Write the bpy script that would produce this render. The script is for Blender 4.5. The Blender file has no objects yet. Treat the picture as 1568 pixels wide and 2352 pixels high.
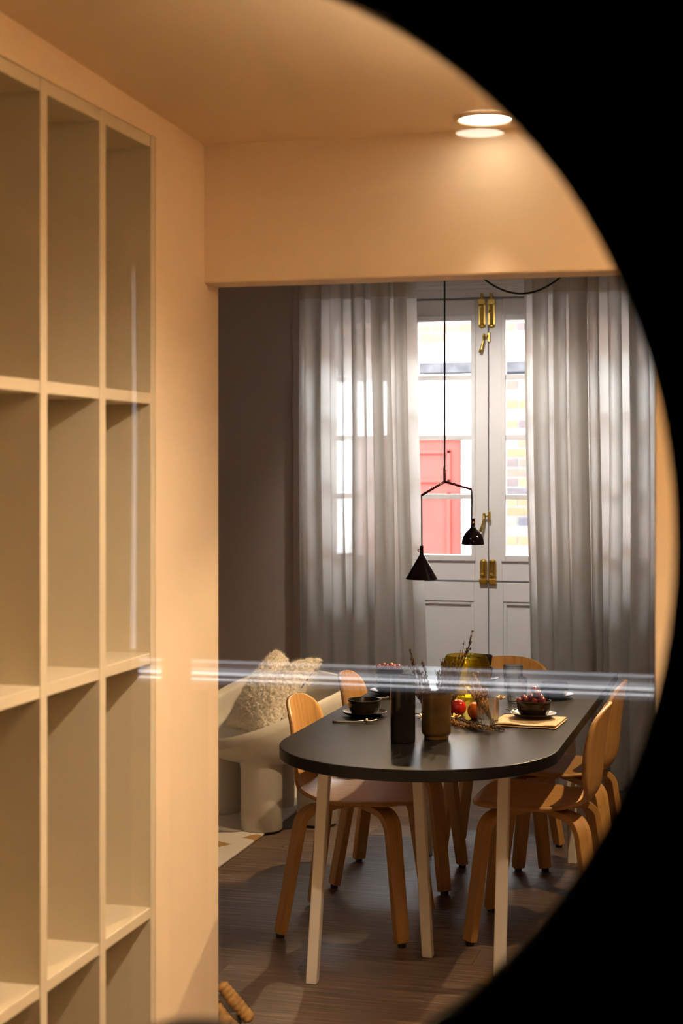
import bpy, bmesh, math, random
from mathutils import Vector, Matrix, noise

scn = bpy.context.scene
C = scn.collection
PI = math.pi
random.seed(7)

# ------------------------------------------------------------------ camera, world, exposure
F_PX = 3700.0
EYE = 1.55
cam_d = bpy.data.cameras.new('camera')
cam = bpy.data.objects.new('camera', cam_d); C.objects.link(cam)
cam.location = (0, 0, EYE)
cam.rotation_euler = (PI/2, 0, math.atan(996/F_PX))
cam_d.sensor_fit = 'VERTICAL'; cam_d.sensor_height = 36.0; cam_d.sensor_width = 24.0
cam_d.lens = F_PX/2352*36.0
cam_d.shift_y = -(1176-1071)/2352
cam_d.clip_start = 0.05
cam_d.dof.use_dof = True; cam_d.dof.focus_distance = 5.7; cam_d.dof.aperture_fstop = 4.4
scn.camera = cam

world = bpy.data.worlds.new('sky'); scn.world = world; world.use_nodes = True
bg = world.node_tree.nodes['Background']
bg.inputs[0].default_value = (0.84, 0.93, 1.0, 1); bg.inputs[1].default_value = 34.0

vs = scn.view_settings
vs.view_transform = 'Standard'; vs.look = 'None'; vs.gamma = 1.0; vs.use_curve_mapping = False
vs.exposure = 0.75
WARM = (1.0, 0.81, 0.58)     # hall lamps
AMBER = (1.0, 0.70, 0.38)    # dining room spotlights

# ------------------------------------------------------------------ materials
MATS = {}
def nt(name):
    m = bpy.data.materials.new(name); m.use_nodes = True
    t = m.node_tree; t.nodes.clear()
    out = t.nodes.new('ShaderNodeOutputMaterial')
    MATS[name] = m
    return m, t, out
def N(t, kind, **kw):
    n = t.nodes.new(kind)
    for k, v in kw.items():
        if k.startswith('i_'):
            n.inputs[k[2:].replace('_', ' ')].default_value = v
        else: setattr(n, k, v)
    return n
def ramp(t, fac, stops):
    r = t.nodes.new('ShaderNodeValToRGB')
    e = r.color_ramp.elements
    while len(e) > 1: e.remove(e[-1])
    for i, (p, c) in enumerate(stops):
        x = e[0] if i == 0 else e.new(p)
        x.position = p; x.color = (*c, 1)
    t.links.new(fac, r.inputs[0]); return r.outputs[0]
def coords(t, kind='Object', scale=(1, 1, 1), rot=(0, 0, 0)):
    tc = t.nodes.new('ShaderNodeTexCoord'); mp = t.nodes.new('ShaderNodeMapping')
    mp.inputs['Scale'].default_value = scale; mp.inputs['Rotation'].default_value = rot
    t.links.new(tc.outputs[kind], mp.inputs[0]); return mp.outputs[0]
def noise_n(t, vec, scale, detail=4, rough=.55):
    n = N(t, 'ShaderNodeTexNoise'); n.inputs['Scale'].default_value = scale
    n.inputs['Detail'].default_value = detail; n.inputs['Roughness'].default_value = rough
    t.links.new(vec, n.inputs['Vector']); return n.outputs['Fac']
def bsdf(t, out, base=None, rough=.5, metal=0, spec=.5, coat=0, sheen=0):
    b = t.nodes.new('ShaderNodeBsdfPrincipled')
    if base is not None and not hasattr(base, 'node'): b.inputs['Base Color'].default_value = (*base, 1)
    elif base is not None: t.links.new(base, b.inputs['Base Color'])
    b.inputs['Roughness'].default_value = rough; b.inputs['Metallic'].default_value = metal
    b.inputs['Specular IOR Level'].default_value = spec
    b.inputs['Coat Weight'].default_value = coat; b.inputs['Sheen Weight'].default_value = sheen
    t.links.new(b.outputs[0], out.inputs[0]); return b
def bump(t, b, fac, strength=.2, dist=.002):
    bp = t.nodes.new('ShaderNodeBump'); bp.inputs['Strength'].default_value = strength
    bp.inputs['Distance'].default_value = dist
    t.links.new(fac, bp.inputs['Height']); t.links.new(bp.outputs[0], b.inputs['Normal'])
def plain(name, base, rough=.5, metal=0, spec=.5, var=.06, vscale=6, bmp=0, bscale=300, coat=0, sheen=0):
    m, t, out = nt(name)
    v = coords(t)
    f = noise_n(t, v, vscale)
    c = ramp(t, f, [(.3, tuple(x*(1-var) for x in base)), (.7, tuple(min(1, x*(1+var)) for x in base))])
    b = bsdf(t, out, c, rough, metal, spec, coat, sheen)
    if bmp: bump(t, b, noise_n(t, v, bscale, 2), bmp, .001)
    return m
def lamp_mat(name, col, s):
    m, t, out = nt(name)
    e = N(t, 'ShaderNodeEmission'); e.inputs[0].default_value = (*col, 1); e.inputs[1].default_value = s
    t.links.new(e.outputs[0], out.inputs[0]); return m

plain('cream_paint', (.80, .635, .45), .6, var=.02, vscale=3, bmp=.05)
plain('ceiling_paint', (.80, .63, .43), .7, var=.02, vscale=3)
plain('taupe_paint', (.39, .32, .285), .7, var=.03, vscale=3, bmp=.05)
plain('dining_ceiling', (.75, .72, .68), .8, var=.02)
plain('shelf_lacquer', (.58, .50, .36), .45, var=.015, vscale=3)
plain('black_panel', (.008, .007, .006), .85, spec=.03, var=.1)
plain('charcoal_wall', (.012, .011, .010), .9, spec=.05, var=.1)
plain('white_joinery', (.78, .76, .75), .4, var=.02, vscale=4)
plain('brass', (.62, .42, .10), .28, metal=1, var=.15, vscale=40)
plain('dark_gap', (.02, .02, .022), .8)
plain('black_lacquer', (.004, .002, .004), .10, spec=.35, coat=0)
plain('maroon_lacquer', (.06, .006, .016), .18, spec=.5)
plain('cord_black', (.008, .008, .009), .5)
plain('copper_button', (.75, .33, .10), .3, metal=1)
plain('table_white', (.80, .74, .66), .35, var=.02)
plain('rubber', (.012, .011, .010), .6)
plain('armchair_plastic', (.60, .56, .50), .48, var=.03, vscale=5, bmp=.06, bscale=200)
plain('grape_skin', (.20, .018, .016), .22, spec=.6, var=.45, vscale=30)
plain('grape_amber', (.36, .10, .02), .2, spec=.6, var=.3, vscale=30)
plain('apple_skin', (.50, .018, .012), .16, spec=.6, var=.5, vscale=28)
plain('orange_skin', (.75, .17, .015), .35, var=.2, vscale=20, bmp=.25, bscale=400)
plain('stem_brown', (.10, .055, .022), .7, var=.4, vscale=60)
plain('twig_brown', (.085, .045, .028), .75, var=.5, vscale=60)
plain('dry_gold', (.50, .27, .06), .7, var=.4, vscale=80)
plain('petal_yellow', (.85, .55, .14), .6, var=.25, vscale=60)
plain('root_skin', (.40, .22, .07), .65, var=.35, vscale=45, bmp=.4, bscale=120)
plain('pebble', (.55, .47, .38), .6)
plain('bowl_grey', (.10, .09, .08), .55)
plain('stool_leather', (.20, .15, .11), .6)
plain('exterior_render', (.60, .60, .60), .8, spec=0.0, var=.05)
plain('exterior_stone', (.10, .08, .066), .8, spec=0.0, var=.1, vscale=8)
plain('ledge_grey', (.028, .025, .026), .8, spec=0.0, var=.3, vscale=10)
plain('mortar', (.12, .11, .105), .9, spec=0.0, var=.1, vscale=20)
plain('red_door', (.10, .019, .0155), .5, spec=0.0, var=.05)
plain('asphalt', (.14, .14, .14), .9, spec=0.0)
plain('steel', (.55, .50, .44), .3, metal=1)
plain('dark_cutlery', (.09, .075, .06), .3, metal=1)
plain('napkin_cloth', (.48, .31, .15), .85, var=.08, vscale=30, bmp=.35, bscale=500, sheen=.3)
plain('napkin_edge', (.03, .022, .02), .9)
plain('lamp_metal', (.6, .58, .55), .4)
lamp_mat('downlight_glow', (1.0, .86, .66), 7)
lamp_mat('ghost_glow', (1.0, .95, .78), 7.5)
lamp_mat('streak_glow', (.93, .95, 1.0), 4.8)
lamp_mat('streak_glow_soft', (.93, .93, 1.0), 1.9)
lamp_mat('streak_glow_dim', (.93, .93, 1.0), .55)
lamp_mat('spot_glow', (1.0, .80, .55), 12)

def ceramic(name, dark, light, rough):
    m, t, out = nt(name)
    v = coords(t)
    f = noise_n(t, v, 14, 6, .65)
    c = ramp(t, f, [(.30, dark), (.72, light)])
    b = bsdf(t, out, c, rough, 0, .28, .05)
    b.inputs['Coat Roughness'].default_value = .08
    bump(t, b, noise_n(t, v, 90, 3), .12, .001)
ceramic('black_glaze', (.004, .0035, .0035), (.012, .010, .009), .10)
ceramic('bronze_glaze', (.050, .026, .007), (.125, .072, .024), .30)
ceramic('plate_glaze', (.010, .008, .007), (.030, .022, .015), .26)

def oak(name, a, b_, c_, rough=.42, along='UV', sc=(55, 2.2, 1)):
    m, t, out = nt(name)
    v = coords(t, along, sc)
    f1 = noise_n(t, v, 1.0, 6, .6)
    v2 = coords(t, along, (sc[0]*6, sc[1]*2.5, 1))
    f2 = noise_n(t, v2, 1.0, 3, .6)
    mx = N(t, 'ShaderNodeMath', operation='MULTIPLY_ADD'); mx.inputs[1].default_value = .45
    t.links.new(f2, mx.inputs[0])
    sub = N(t, 'ShaderNodeMath', operation='MULTIPLY'); sub.inputs[1].default_value = .62
    t.links.new(f1, sub.inputs[0]); t.links.new(sub.outputs[0], mx.inputs[2])
    c = ramp(t, mx.outputs[0], [(.36, a), (.53, b_), (.70, c_)])
    b = bsdf(t, out, c, rough, 0, .4)
    bump(t, b, mx.outputs[0], .12, .0006)
oak('oak_veneer', (.34, .165, .045), (.47, .245, .075), (.55, .31, .11))
oak('oak_edge', (.26, .12, .04), (.40, .21, .075), (.47, .26, .10))
oak('oak_leg', (.36, .18, .05), (.50, .265, .085), (.57, .32, .115), sc=(40, 1.6, 1))

def plank_mat():
    m, t, out = nt('dark_plank')
    oi = N(t, 'ShaderNodeObjectInfo')
    tc = t.nodes.new('ShaderNodeTexCoord')
    mp = t.nodes.new('ShaderNodeMapping'); mp.inputs['Scale'].default_value = (3.2, 75, 1)
    cmb = N(t, 'ShaderNodeCombineXYZ')
    mu = N(t, 'ShaderNodeMath', operation='MULTIPLY'); mu.inputs[1].default_value = 57.0
    t.links.new(oi.outputs['Random'], mu.inputs[0])
    t.links.new(mu.outputs[0], cmb.inputs[0]); t.links.new(mu.outputs[0], cmb.inputs[1])
    t.links.new(tc.outputs['Object'], mp.inputs[0]); t.links.new(cmb.outputs[0], mp.inputs['Location'])
    f1 = noise_n(t, mp.outputs[0], 1.0, 7, .68)
    c = ramp(t, f1, [(.30, (.030, .019, .014)), (.45, (.10, .064, .046)), (.57, (.19, .125, .090)), (.70, (.40, .29, .22))])
    hs = N(t, 'ShaderNodeHueSaturation')
    ma = N(t, 'ShaderNodeMath', operation='MULTIPLY_ADD'); ma.inputs[1].default_value = .30; ma.inputs[2].default_value = .82
    t.links.new(oi.outputs['Random'], ma.inputs[0]); t.links.new(ma.outputs[0], hs.inputs['Value'])
    t.links.new(c, hs.inputs['Color'])
    b = bsdf(t, out, hs.outputs[0], .36, 0, .5)
    rr = N(t, 'ShaderNodeMapRange'); rr.inputs['To Min'].default_value = .28; rr.inputs['To Max'].default_value = .55
    t.links.new(f1, rr.inputs['Value']); t.links.new(rr.outputs[0], b.inputs['Roughness'])
    bump(t, b, f1, .35, .0012)
plank_mat()

def brick_mat():
    m, t, out = nt('brick_face')
    oi = N(t, 'ShaderNodeObjectInfo')
    c = ramp(t, oi.outputs['Random'], [(0, (.085, .040, .024)), (.3, (.10, .050, .030)), (.5, (.045, .032, .030)), (.65, (.030, .027, .031)), (.8, (.095, .063, .048)), (1, (.12, .088, .072))])
    v = coords(t); f = noise_n(t, v, 22, 5)
    mx = N(t, 'ShaderNodeMixRGB', blend_type='MULTIPLY'); mx.inputs[0].default_value = .5
    t.links.new(c, mx.inputs[1]); t.links.new(ramp(t, f, [(.3, (.6, .6, .6)), (.7, (1, 1, 1))]), mx.inputs[2])
    b = bsdf(t, out, mx.outputs[0], .9, 0, 0.0); bump(t, b, f, .5, .004)
brick_mat()
def brickwall_mat():
    m, t, out = nt('brick_far')
    v = coords(t, 'Object', (1, 1, 1), (PI/2, 0, 0))
    br = N(t, 'ShaderNodeTexBrick'); br.inputs['Scale'].default_value = 1
    br.inputs['Brick Width'].default_value = .23; br.inputs['Row Height'].default_value = .075; br.inputs['Mortar Size'].default_value = .006
    br.inputs['Color1'].default_value = (.16, .07, .035, 1); br.inputs['Color2'].default_value = (.10, .06, .05, 1); br.inputs['Mortar'].default_value = (.2, .18, .17, 1)
    t.links.new(v, br.inputs['Vector'])
    bsdf(t, out, br.outputs[0], .9, 0, 0.0)
brickwall_mat()

def thin_glass(name, ior, tint=(1, 1, 1)):
    m, t, out = nt(name)
    fr = N(t, 'ShaderNodeFresnel'); fr.inputs[0].default_value = ior
    tr = N(t, 'ShaderNodeBsdfTransparent'); tr.inputs[0].default_value = (*tint, 1)
    gl = N(t, 'ShaderNodeBsdfGlossy'); gl.inputs['Roughness'].default_value = 0.0
    mx = N(t, 'ShaderNodeMixShader')
    t.links.new(fr.outputs[0], mx.inputs[0]); t.links.new(tr.outputs[0], mx.inputs[1]); t.links.new(gl.outputs[0], mx.inputs[2])
    t.links.new(mx.outputs[0], out.inputs[0])
thin_glass('pane_glass', 1.5, (.985, 1, .995))
thin_glass('round_glass', 1.52)
def solid_glass(name, col, rough=0.0, mixf=.25):
    m, t, out = nt(name)
    g = N(t, 'ShaderNodeBsdfGlass'); g.inputs['Color'].default_value = (*col, 1); g.inputs['IOR'].default_value = 1.5
    g.inputs['Roughness'].default_value = rough
    tr = N(t, 'ShaderNodeBsdfTransparent'); tr.inputs[0].default_value = (*col, 1)
    mx = N(t, 'ShaderNodeMixShader'); mx.inputs[0].default_value = mixf
    t.links.new(g.outputs[0], mx.inputs[1]); t.links.new(tr.outputs[0], mx.inputs[2])
    t.links.new(mx.outputs[0], out.inputs[0])
solid_glass('crystal', (.97, .98, .98))
solid_glass('amber_glass', (.95, .82, .30), mixf=.5)

def curtain_mat(name, dens, tr_amt, col, tcol):
    m, t, out = nt(name)
    v1 = coords(t, 'UV', (40, 700, 1)); v2 = coords(t, 'UV', (900, 26, 1))
    f1 = noise_n(t, v1, 1, 4, .7); f2 = noise_n(t, v2, 1, 3, .6)
    ad = N(t, 'ShaderNodeMath', operation='ADD'); t.links.new(f1, ad.inputs[0]); t.links.new(f2, ad.inputs[1])
    mr = N(t, 'ShaderNodeMapRange'); mr.inputs['From Min'].default_value = .75; mr.inputs['From Max'].default_value = 1.25
    mr.inputs['To Min'].default_value = tr_amt*1.9; mr.inputs['To Max'].default_value = tr_amt*.25
    t.links.new(ad.outputs[0], mr.inputs['Value'])
    d = N(t, 'ShaderNodeBsdfDiffuse'); d.inputs[0].default_value = (*col, 1)
    tl = N(t, 'ShaderNodeBsdfTranslucent'); tl.inputs[0].default_value = (*tcol, 1)
    tp = N(t, 'ShaderNodeBsdfTransparent'); tp.inputs[0].default_value = (1, .99, .97, 1)
    m1 = N(t, 'ShaderNodeMixShader'); m1.inputs[0].default_value = dens
    t.links.new(d.outputs[0], m1.inputs[1]); t.links.new(tl.outputs[0], m1.inputs[2])
    m2 = N(t, 'ShaderNodeMixShader')
    t.links.new(mr.outputs[0], m2.inputs[0]); t.links.new(m1.outputs[0], m2.inputs[1]); t.links.new(tp.outputs[0], m2.inputs[2])
    t.links.new(m2.outputs[0], out.inputs[0])
curtain_mat('linen_sheer', .64, .038, (.52, .49, .45), (.72, .69, .645))
curtain_mat('linen_heading', .30, .03, (.55, .48, .40), (.50, .44, .36))

def table_mat():
    m, t, out = nt('table_black')
    v = coords(t); f = noise_n(t, v, 500, 2)
    b = bsdf(t, out, (.010, .009, .0088), .30, 0, .06)
    bump(t, b, f, .06, .0004)
table_mat()
def rug_mat():
    m, t, out = nt('rug_wool')
    v = coords(t, 'Object', (1, 1, 1), (0, 0, .5))
    ck = N(t, 'ShaderNodeTexVoronoi', feature='F1', distance='CHEBYCHEV'); ck.inputs['Scale'].default_value = 2.6
    t.links.new(v, ck.inputs['Vector'])
    sep = N(t, 'ShaderNodeSeparateColor'); t.links.new(ck.outputs['Color'], sep.inputs[0])
    c = ramp(t, sep.outputs[0], [(0, (.74, .68, .62)), (.42, (.70, .56, .44)), (.58, (.76, .71, .66)), (.80, (.42, .22, .05))])
    c.node.color_ramp.interpolation = 'CONSTANT'
    b = bsdf(t, out, c, .95, sheen=.3)
    bump(t, b, noise_n(t, v, 350, 2), .6, .004)
rug_mat()
def fur_mat():
    m, t, out = nt('boucle')
    v = coords(t); f = noise_n(t, v, 90, 4, .7)
    c = ramp(t, f, [(.3, (.58, .49, .38)), (.65, (.86, .79, .68))])
    b = bsdf(t, out, c, .95, sheen=.6); bump(t, b, f, .9, .006)
fur_mat()

# ------------------------------------------------------------------ geometry helpers
class MB:
    def __init__(s): s.v = []; s.f = []; s.uv = {}
    def box(s, x0, x1, y0, y1, z0, z1):
        n = len(s.v)
        s.v += [(x0, y0, z0), (x1, y0, z0), (x1, y1, z0), (x0, y1, z0), (x0, y0, z1), (x1, y0, z1), (x1, y1, z1), (x0, y1, z1)]
        s.f += [tuple(n+i for i in q) for q in ((0, 3, 2, 1), (4, 5, 6, 7), (0, 1, 5, 4), (1, 2, 6, 5), (2, 3, 7, 6), (3, 0, 4, 7))]
        return s
    def prism(s, poly, z0, z1):
        n = len(s.v); k = len(poly)
        s.v += [(x, y, z0) for x, y in poly] + [(x, y, z1) for x, y in poly]
        s.f += [tuple(n+i for i in reversed(range(k))), tuple(n+k+i for i in range(k))]
        s.f += [(n+i, n+(i+1) % k, n+k+(i+1) % k, n+k+i) for i in range(k)]
        return s
    def tube(s, pts, r, n=10, cap=True):
        pts = [Vector(p) for p in pts]; L = len(pts)
        rs = r if isinstance(r, (list, tuple)) else [r]*L
        base = len(s.v); up = None
        for i, p in enumerate(pts):
            d = (pts[min(i+1, L-1)]-pts[max(i-1, 0)]).normalized()
            if up is None:
                up = Vector((0, 0, 1)) if abs(d.z) < .9 else Vector((1, 0, 0))
            a = (up-d*up.dot(d)).normalized(); b = d.cross(a); up = a
            for k in range(n):
                w = 2*PI*k/n
                q = p+a*math.cos(w)*rs[i]+b*math.sin(w)*rs[i]
                s.v.append(tuple(q))
        for i in range(L-1):
            for k in range(n):
                s.f.append((base+i*n+k, base+i*n+(k+1) % n, base+(i+1)*n+(k+1) % n, base+(i+1)*n+k))
        if cap:
            s.f.append(tuple(base+k for k in reversed(range(n)))); s.f.append(tuple(base+(L-1)*n+k for k in range(n)))
        return s
    def lathe(s, prof, n=40, c=(0, 0, 0), fn=None):
        base = len(s.v); L = len(prof)
        for i, (r, z) in enumerate(prof):
            for k in range(n):
                w = 2*PI*k/n
                rr = r*(fn(w, z, r) if fn else 1)
                s.v.append((c[0]+rr*math.cos(w), c[1]+rr*math.sin(w), c[2]+z))
        for i in range(L-1):
            for k in range(n):
                s.f.append((base+i*n+k, base+i*n+(k+1) % n, base+(i+1)*n+(k+1) % n, base+(i+1)*n+k))
        if prof[0][0] > 1e-6: s.f.append(tuple(base+k for k in reversed(range(n))))
        if prof[-1][0] > 1e-6: s.f.append(tuple(base+(L-1)*n+k for k in range(n)))
        return s
    def ball(s, c, r, n=12, m=8, sq=(1, 1, 1)):
        prof = [(max(math.sin(PI*i/m), 1e-4)*1, -math.cos(PI*i/m)) for i in range(m+1)]
        b = len(s.v); s.lathe(prof, n)
        for i in range(b, len(s.v)):
            x, y, z = s.v[i]; s.v[i] = (c[0]+x*r*sq[0], c[1]+y*r*sq[1], c[2]+z*r*sq[2])
        return s
    def sweep(s, pts, frames, w, h):
        """rectangular strip along pts; frames = (side, normal) vectors; w, h per point; keeps a length uv"""
        base = len(s.v); L = len(pts); acc = 0
        us = []
        for i, p in enumerate(pts):
            p = Vector(p); a, b = frames[i]
            if i: acc += (p-Vector(pts[i-1])).length
            us.append(acc)
            for sx, sy in ((-1, -1), (1, -1), (1, 1), (-1, 1)):
                s.v.append(tuple(p+a*sx*w[i]/2+b*sy*h[i]/2))
        for i in range(L-1):
            for k in range(4):
                fi = len(s.f); k2 = (k+1) % 4
                s.f.append((base+i*4+k, base+i*4+k2, base+(i+1)*4+k2, base+(i+1)*4+k))
                c = k*.07
                s.uv[fi] = [(c, us[i]), (c+.055, us[i]), (c+.055, us[i+1]), (c, us[i+1])]
        s.f.append((base+3, base+2, base+1, base)); s.f.append(tuple(base+(L-1)*4+k for k in range(4)))
        return s
    def build(s, name, mat, parent=None, smooth=False, bevel=0, seg=2, merge=False, loc=None):
        me = bpy.data.meshes.new(name); me.from_pydata(s.v, [], s.f)
        if s.uv:
            ul = me.uv_layers.new(name='UVMap')
            for p in me.polygons:
                q = s.uv.get(p.index)
                for j, li in enumerate(p.loop_indices):
                    if q: ul.data[li].uv = q[j]
                    else:
                        co = me.vertices[me.loops[li].vertex_index].co; ul.data[li].uv = (co.x, co.y)
        if merge:
            bm = bmesh.new(); bm.from_mesh(me); bmesh.ops.remove_doubles(bm, verts=bm.verts, dist=1e-4)
            bmesh.ops.recalc_face_normals(bm, faces=bm.faces); bm.to_mesh(me); bm.free()
        me.materials.append(MATS[mat])
        o = bpy.data.objects.new(name, me); C.objects.link(o)
        if parent: o.parent = parent
        if loc: o.location = loc
        if smooth:
            for p in me.polygons: p.use_smooth = True
        if bevel:
            md = o.modifiers.new('bevel', 'BEVEL'); md.width = bevel; md.segments = seg; md.limit_method = 'ANGLE'
            md.angle_limit = math.radians(40)
            if not smooth:
                for p in me.polygons: p.use_smooth = True
                md.harden_normals = True
        return o
def tag(o, label, cat, group=None):
    o['label'] = label; o['category'] = cat
    if group: o['group'] = group
    return o
def struct(o, label=None):
    o['kind'] = 'structure'
    if label: o['label'] = label
    return o
def thing(name, label, cat, loc=(0, 0, 0), rz=0, group=None):
    o = bpy.data.objects.new(name, None); C.objects.link(o)
    o.empty_display_size = .1; o.location = loc; o.rotation_euler = (0, 0, rz)
    return tag(o, label, cat, group)
def copy_tree(o, parent=None):
    c = o.copy(); C.objects.link(c); c.parent = parent
    for ch in list(o.children): copy_tree(ch, c)
    return c
def shade_auto(o, ang=35):
    me = o.data
    bm = bmesh.new(); bm.from_mesh(me)
    for e in bm.edges:
        if len(e.link_faces) == 2 and e.calc_face_angle(0) > math.radians(ang): e.smooth = False
    for f in bm.faces: f.smooth = True
    bm.to_mesh(me); bm.free()
    return o
def spot(name, loc, target, energy, size, blend, radius, col=WARM, parent=None):
    l = bpy.data.lights.new(name, 'SPOT'); l.energy = energy; l.spot_size = math.radians(size); l.spot_blend = blend
    l.shadow_soft_size = radius; l.color = col
    o = bpy.data.objects.new(name, l); C.objects.link(o); o.location = loc
    o.rotation_euler = (Vector(target)-Vector(loc)).to_track_quat('-Z', 'Y').to_euler()
    return o

# ------------------------------------------------------------------ structure
WX = -1.336           # hall left wall plane
Y_PART = 1.2          # partition with the round opening
Y_LIN = 3.683; Y_LIN2 = 3.785; Z_LIN = 1.993
Y_WIN = 7.90; Z_DC = 2.58

fl = struct(MB().box(-3.4, .8, 1.25, 8.3, -.12, -.004).build('floor', 'dark_gap'))
row = 0; y = 1.26
PW, PL = .184, 1.22
pm = None
while y < 7.88:
    x = -3.38 - random.random()*PL
    while x < .78:
        x0, x1 = max(x, -3.38), min(x+PL, .78)
        if x1-x0 > .05:
            L = x1-x0
            if abs(L-PL) < 1e-6 and pm: o = bpy.data.objects.new('plank', pm); C.objects.link(o); o.parent = fl
            else:
                g = .0006
                o = MB().box(-L/2+g, L/2-g, -PW/2+g*.6, PW/2-g*.6, -.004, 0).build('plank', 'dark_plank', fl)
                if abs(L-PL) < 1e-6: pm = o.data
            o.location = ((x0+x1)/2, y+PW/2, 0)
        x += PL
    y += PW
struct(MB().box(-3.4, 1.7, -3.2, 1.25, -.12, .002).build('floor', 'charcoal_wall'), 'dark floor on the near side of the partition')

# hall left wall (shelving niche), strip beside the opening, wall above the shelving
struct(MB().box(WX-.46, WX-.37, 1.25, 3.37, 0, 2.48).box(WX-.46, WX, 3.368, Y_LIN2, 0, 2.48)
       .box(WX-.37, WX, 1.25, 3.368, 2.285, 2.48).build('wall_left', 'cream_paint'))
# hall ceiling, rising a little toward the partition
def zc(yy): return 2.328+(Y_LIN-yy)*.033
n = MB(); n.v = [(WX-.02, 1.2, zc(1.2)), (.82, 1.2, zc(1.2)), (.82, Y_LIN2, zc(Y_LIN2)), (WX-.02, Y_LIN2, zc(Y_LIN2)),
                 (WX-.02, 1.2, 2.6), (.82, 1.2, 2.6), (.82, Y_LIN2, 2.6), (WX-.02, Y_LIN2, 2.6)]
n.f = [(0, 3, 2, 1), (4, 5, 6, 7), (0, 1, 5, 4), (1, 2, 6, 5), (2, 3, 7, 6), (3, 0, 4, 7)]
struct(n.build('ceiling', 'ceiling_paint'))
struct(MB().box(WX-.01, .82, Y_LIN, Y_LIN2, Z_LIN, 2.5).build('wall_lintel', 'cream_paint', bevel=.006))
struct(MB().box(-.262, .82, Y_LIN, Y_LIN2, 0, Z_LIN+.001).build('wall_jamb', 'cream_paint', bevel=.006))
struct(MB().box(.72, .82, 1.25, Y_LIN+.01, 0, 2.5).build('wall_right', 'cream_paint'))

# dining room shell
struct(MB().box(-3.5, -3.38, Y_LIN2-.1, 8.3, 0, 2.7).build('wall_dining_left', 'taupe_paint'))
struct(MB().box(-3.4, WX-.45, Y_LIN2-.1, Y_LIN2, 0, 2.7).build('wall_front', 'taupe_paint'))
struct(MB().box(.78, .9, Y_LIN2-.02, 8.3, 0, 2.7).build('wall_dining_right', 'cream_paint'))
struct(MB().box(-3.5, .9, Y_LIN2-.1, 8.3, Z_DC, 2.72).build('ceiling', 'dining_ceiling'), 'dining room ceiling')
XA, XB = -2.335, -.50
struct(MB().box(-3.4, XA, Y_WIN, 8.3, 0, Z_DC).box(XB, .8, Y_WIN, 8.3, 0, Z_DC).box(XA, XB, Y_WIN+.05, 8.3, 2.52, Z_DC)
       .build('wall_window', 'taupe_paint'))
struct(MB().box(XA-.045, XA+.004, Y_WIN-.02, 8.12, 0, 2.52).build('trim_1', 'taupe_paint', bevel=.004), 'pale reveal beside the left curtain')
struct(MB().box(XB-.004, XB+.05, Y_WIN-.02, 8.12, 0, 2.52).build('trim_2', 'white_joinery', bevel=.004))
struct(MB().box(-3.38, XA-.05, Y_WIN-.018, Y_WIN, 0, .12).build('baseboard_back', 'white_joinery', bevel=.004))

# near-side dark room
struct(MB().box(-3.0, -2.9, -3.1, 1.25, 0, 2.6).build('wall_near_left', 'charcoal_wall'))
struct(MB().box(1.5, 1.6, -3.1, 1.25, 0, 2.6).build('wall_near_right', 'charcoal_wall'))
struct(MB().box(-3.0, 1.6, -3.1, -3.0, 0, 2.6).build('wall_near_back', 'charcoal_wall'))
struct(MB().box(-3.0, 1.6, -3.1, 1.25, 2.5, 2.6).build('ceiling', 'charcoal_wall'), 'dark ceiling on the near side of the partition')

# partition with round opening
CX, CZ, CR = -.547, 1.495, .476
def round_partition():
    m = MB(); K = 128
    x0, x1, z0, z1 = -3.0, 1.6, 0, 2.62
    for yy in (Y_PART, Y_PART+.05):
        for k in range(K):
            w = 2*PI*k/K; m.v.append((CX+CR*math.cos(w), yy, CZ+CR*math.sin(w)))
        for k in range(K):
            w = 2*PI*k/K; dx, dz = math.cos(w), math.sin(w)
            t = min(((x1-CX) if dx > 0 else (x0-CX))/dx if abs(dx) > 1e-9 else 1e9, ((z1-CZ) if dz > 0 else (z0-CZ))/dz if abs(dz) > 1e-9 else 1e9)
            m.v.append((CX+dx*t, yy, CZ+dz*t))
    for k in range(K):
        j = (k+1) % K
        m.f.append((k, K+k, K+j, j)); m.f.append((2*K+k, 2*K+j, 3*K+j, 3*K+k))
        m.f.append((k, j, 2*K+j, 2*K+k)); m.f.append((K+k, 3*K+k, 3*K+j, K+j))
    # corners
    for base, flip in ((0, False), (2*K, True)):
        pass
    return m
part = struct(round_partition().build('wall_partition', 'black_panel', merge=True), 'black partition with a large round opening')
# the four corner wedges left by the radial layout are closed by edge posts
struct(MB().box(-3.0, -1.9, Y_PART+.001, Y_PART+.049, 0, 2.62).build('trim_3', 'black_panel'))
struct(MB().box(.45, 1.6, Y_PART+.001, Y_PART+.049, 0, 2.62).build('trim_4', 'black_panel'))
pan = MB(); K = 96
pan.lathe([(CR-.001, -.003), (CR-.001, .003)], K)
pane = pan.build('window_1', 'round_glass', part)
pane.location = (CX, Y_PART+.030, CZ); pane.rotation_euler = (PI/2, 0, 0)
pane['label'] = 'clear round glass pane filling the opening'

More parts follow.
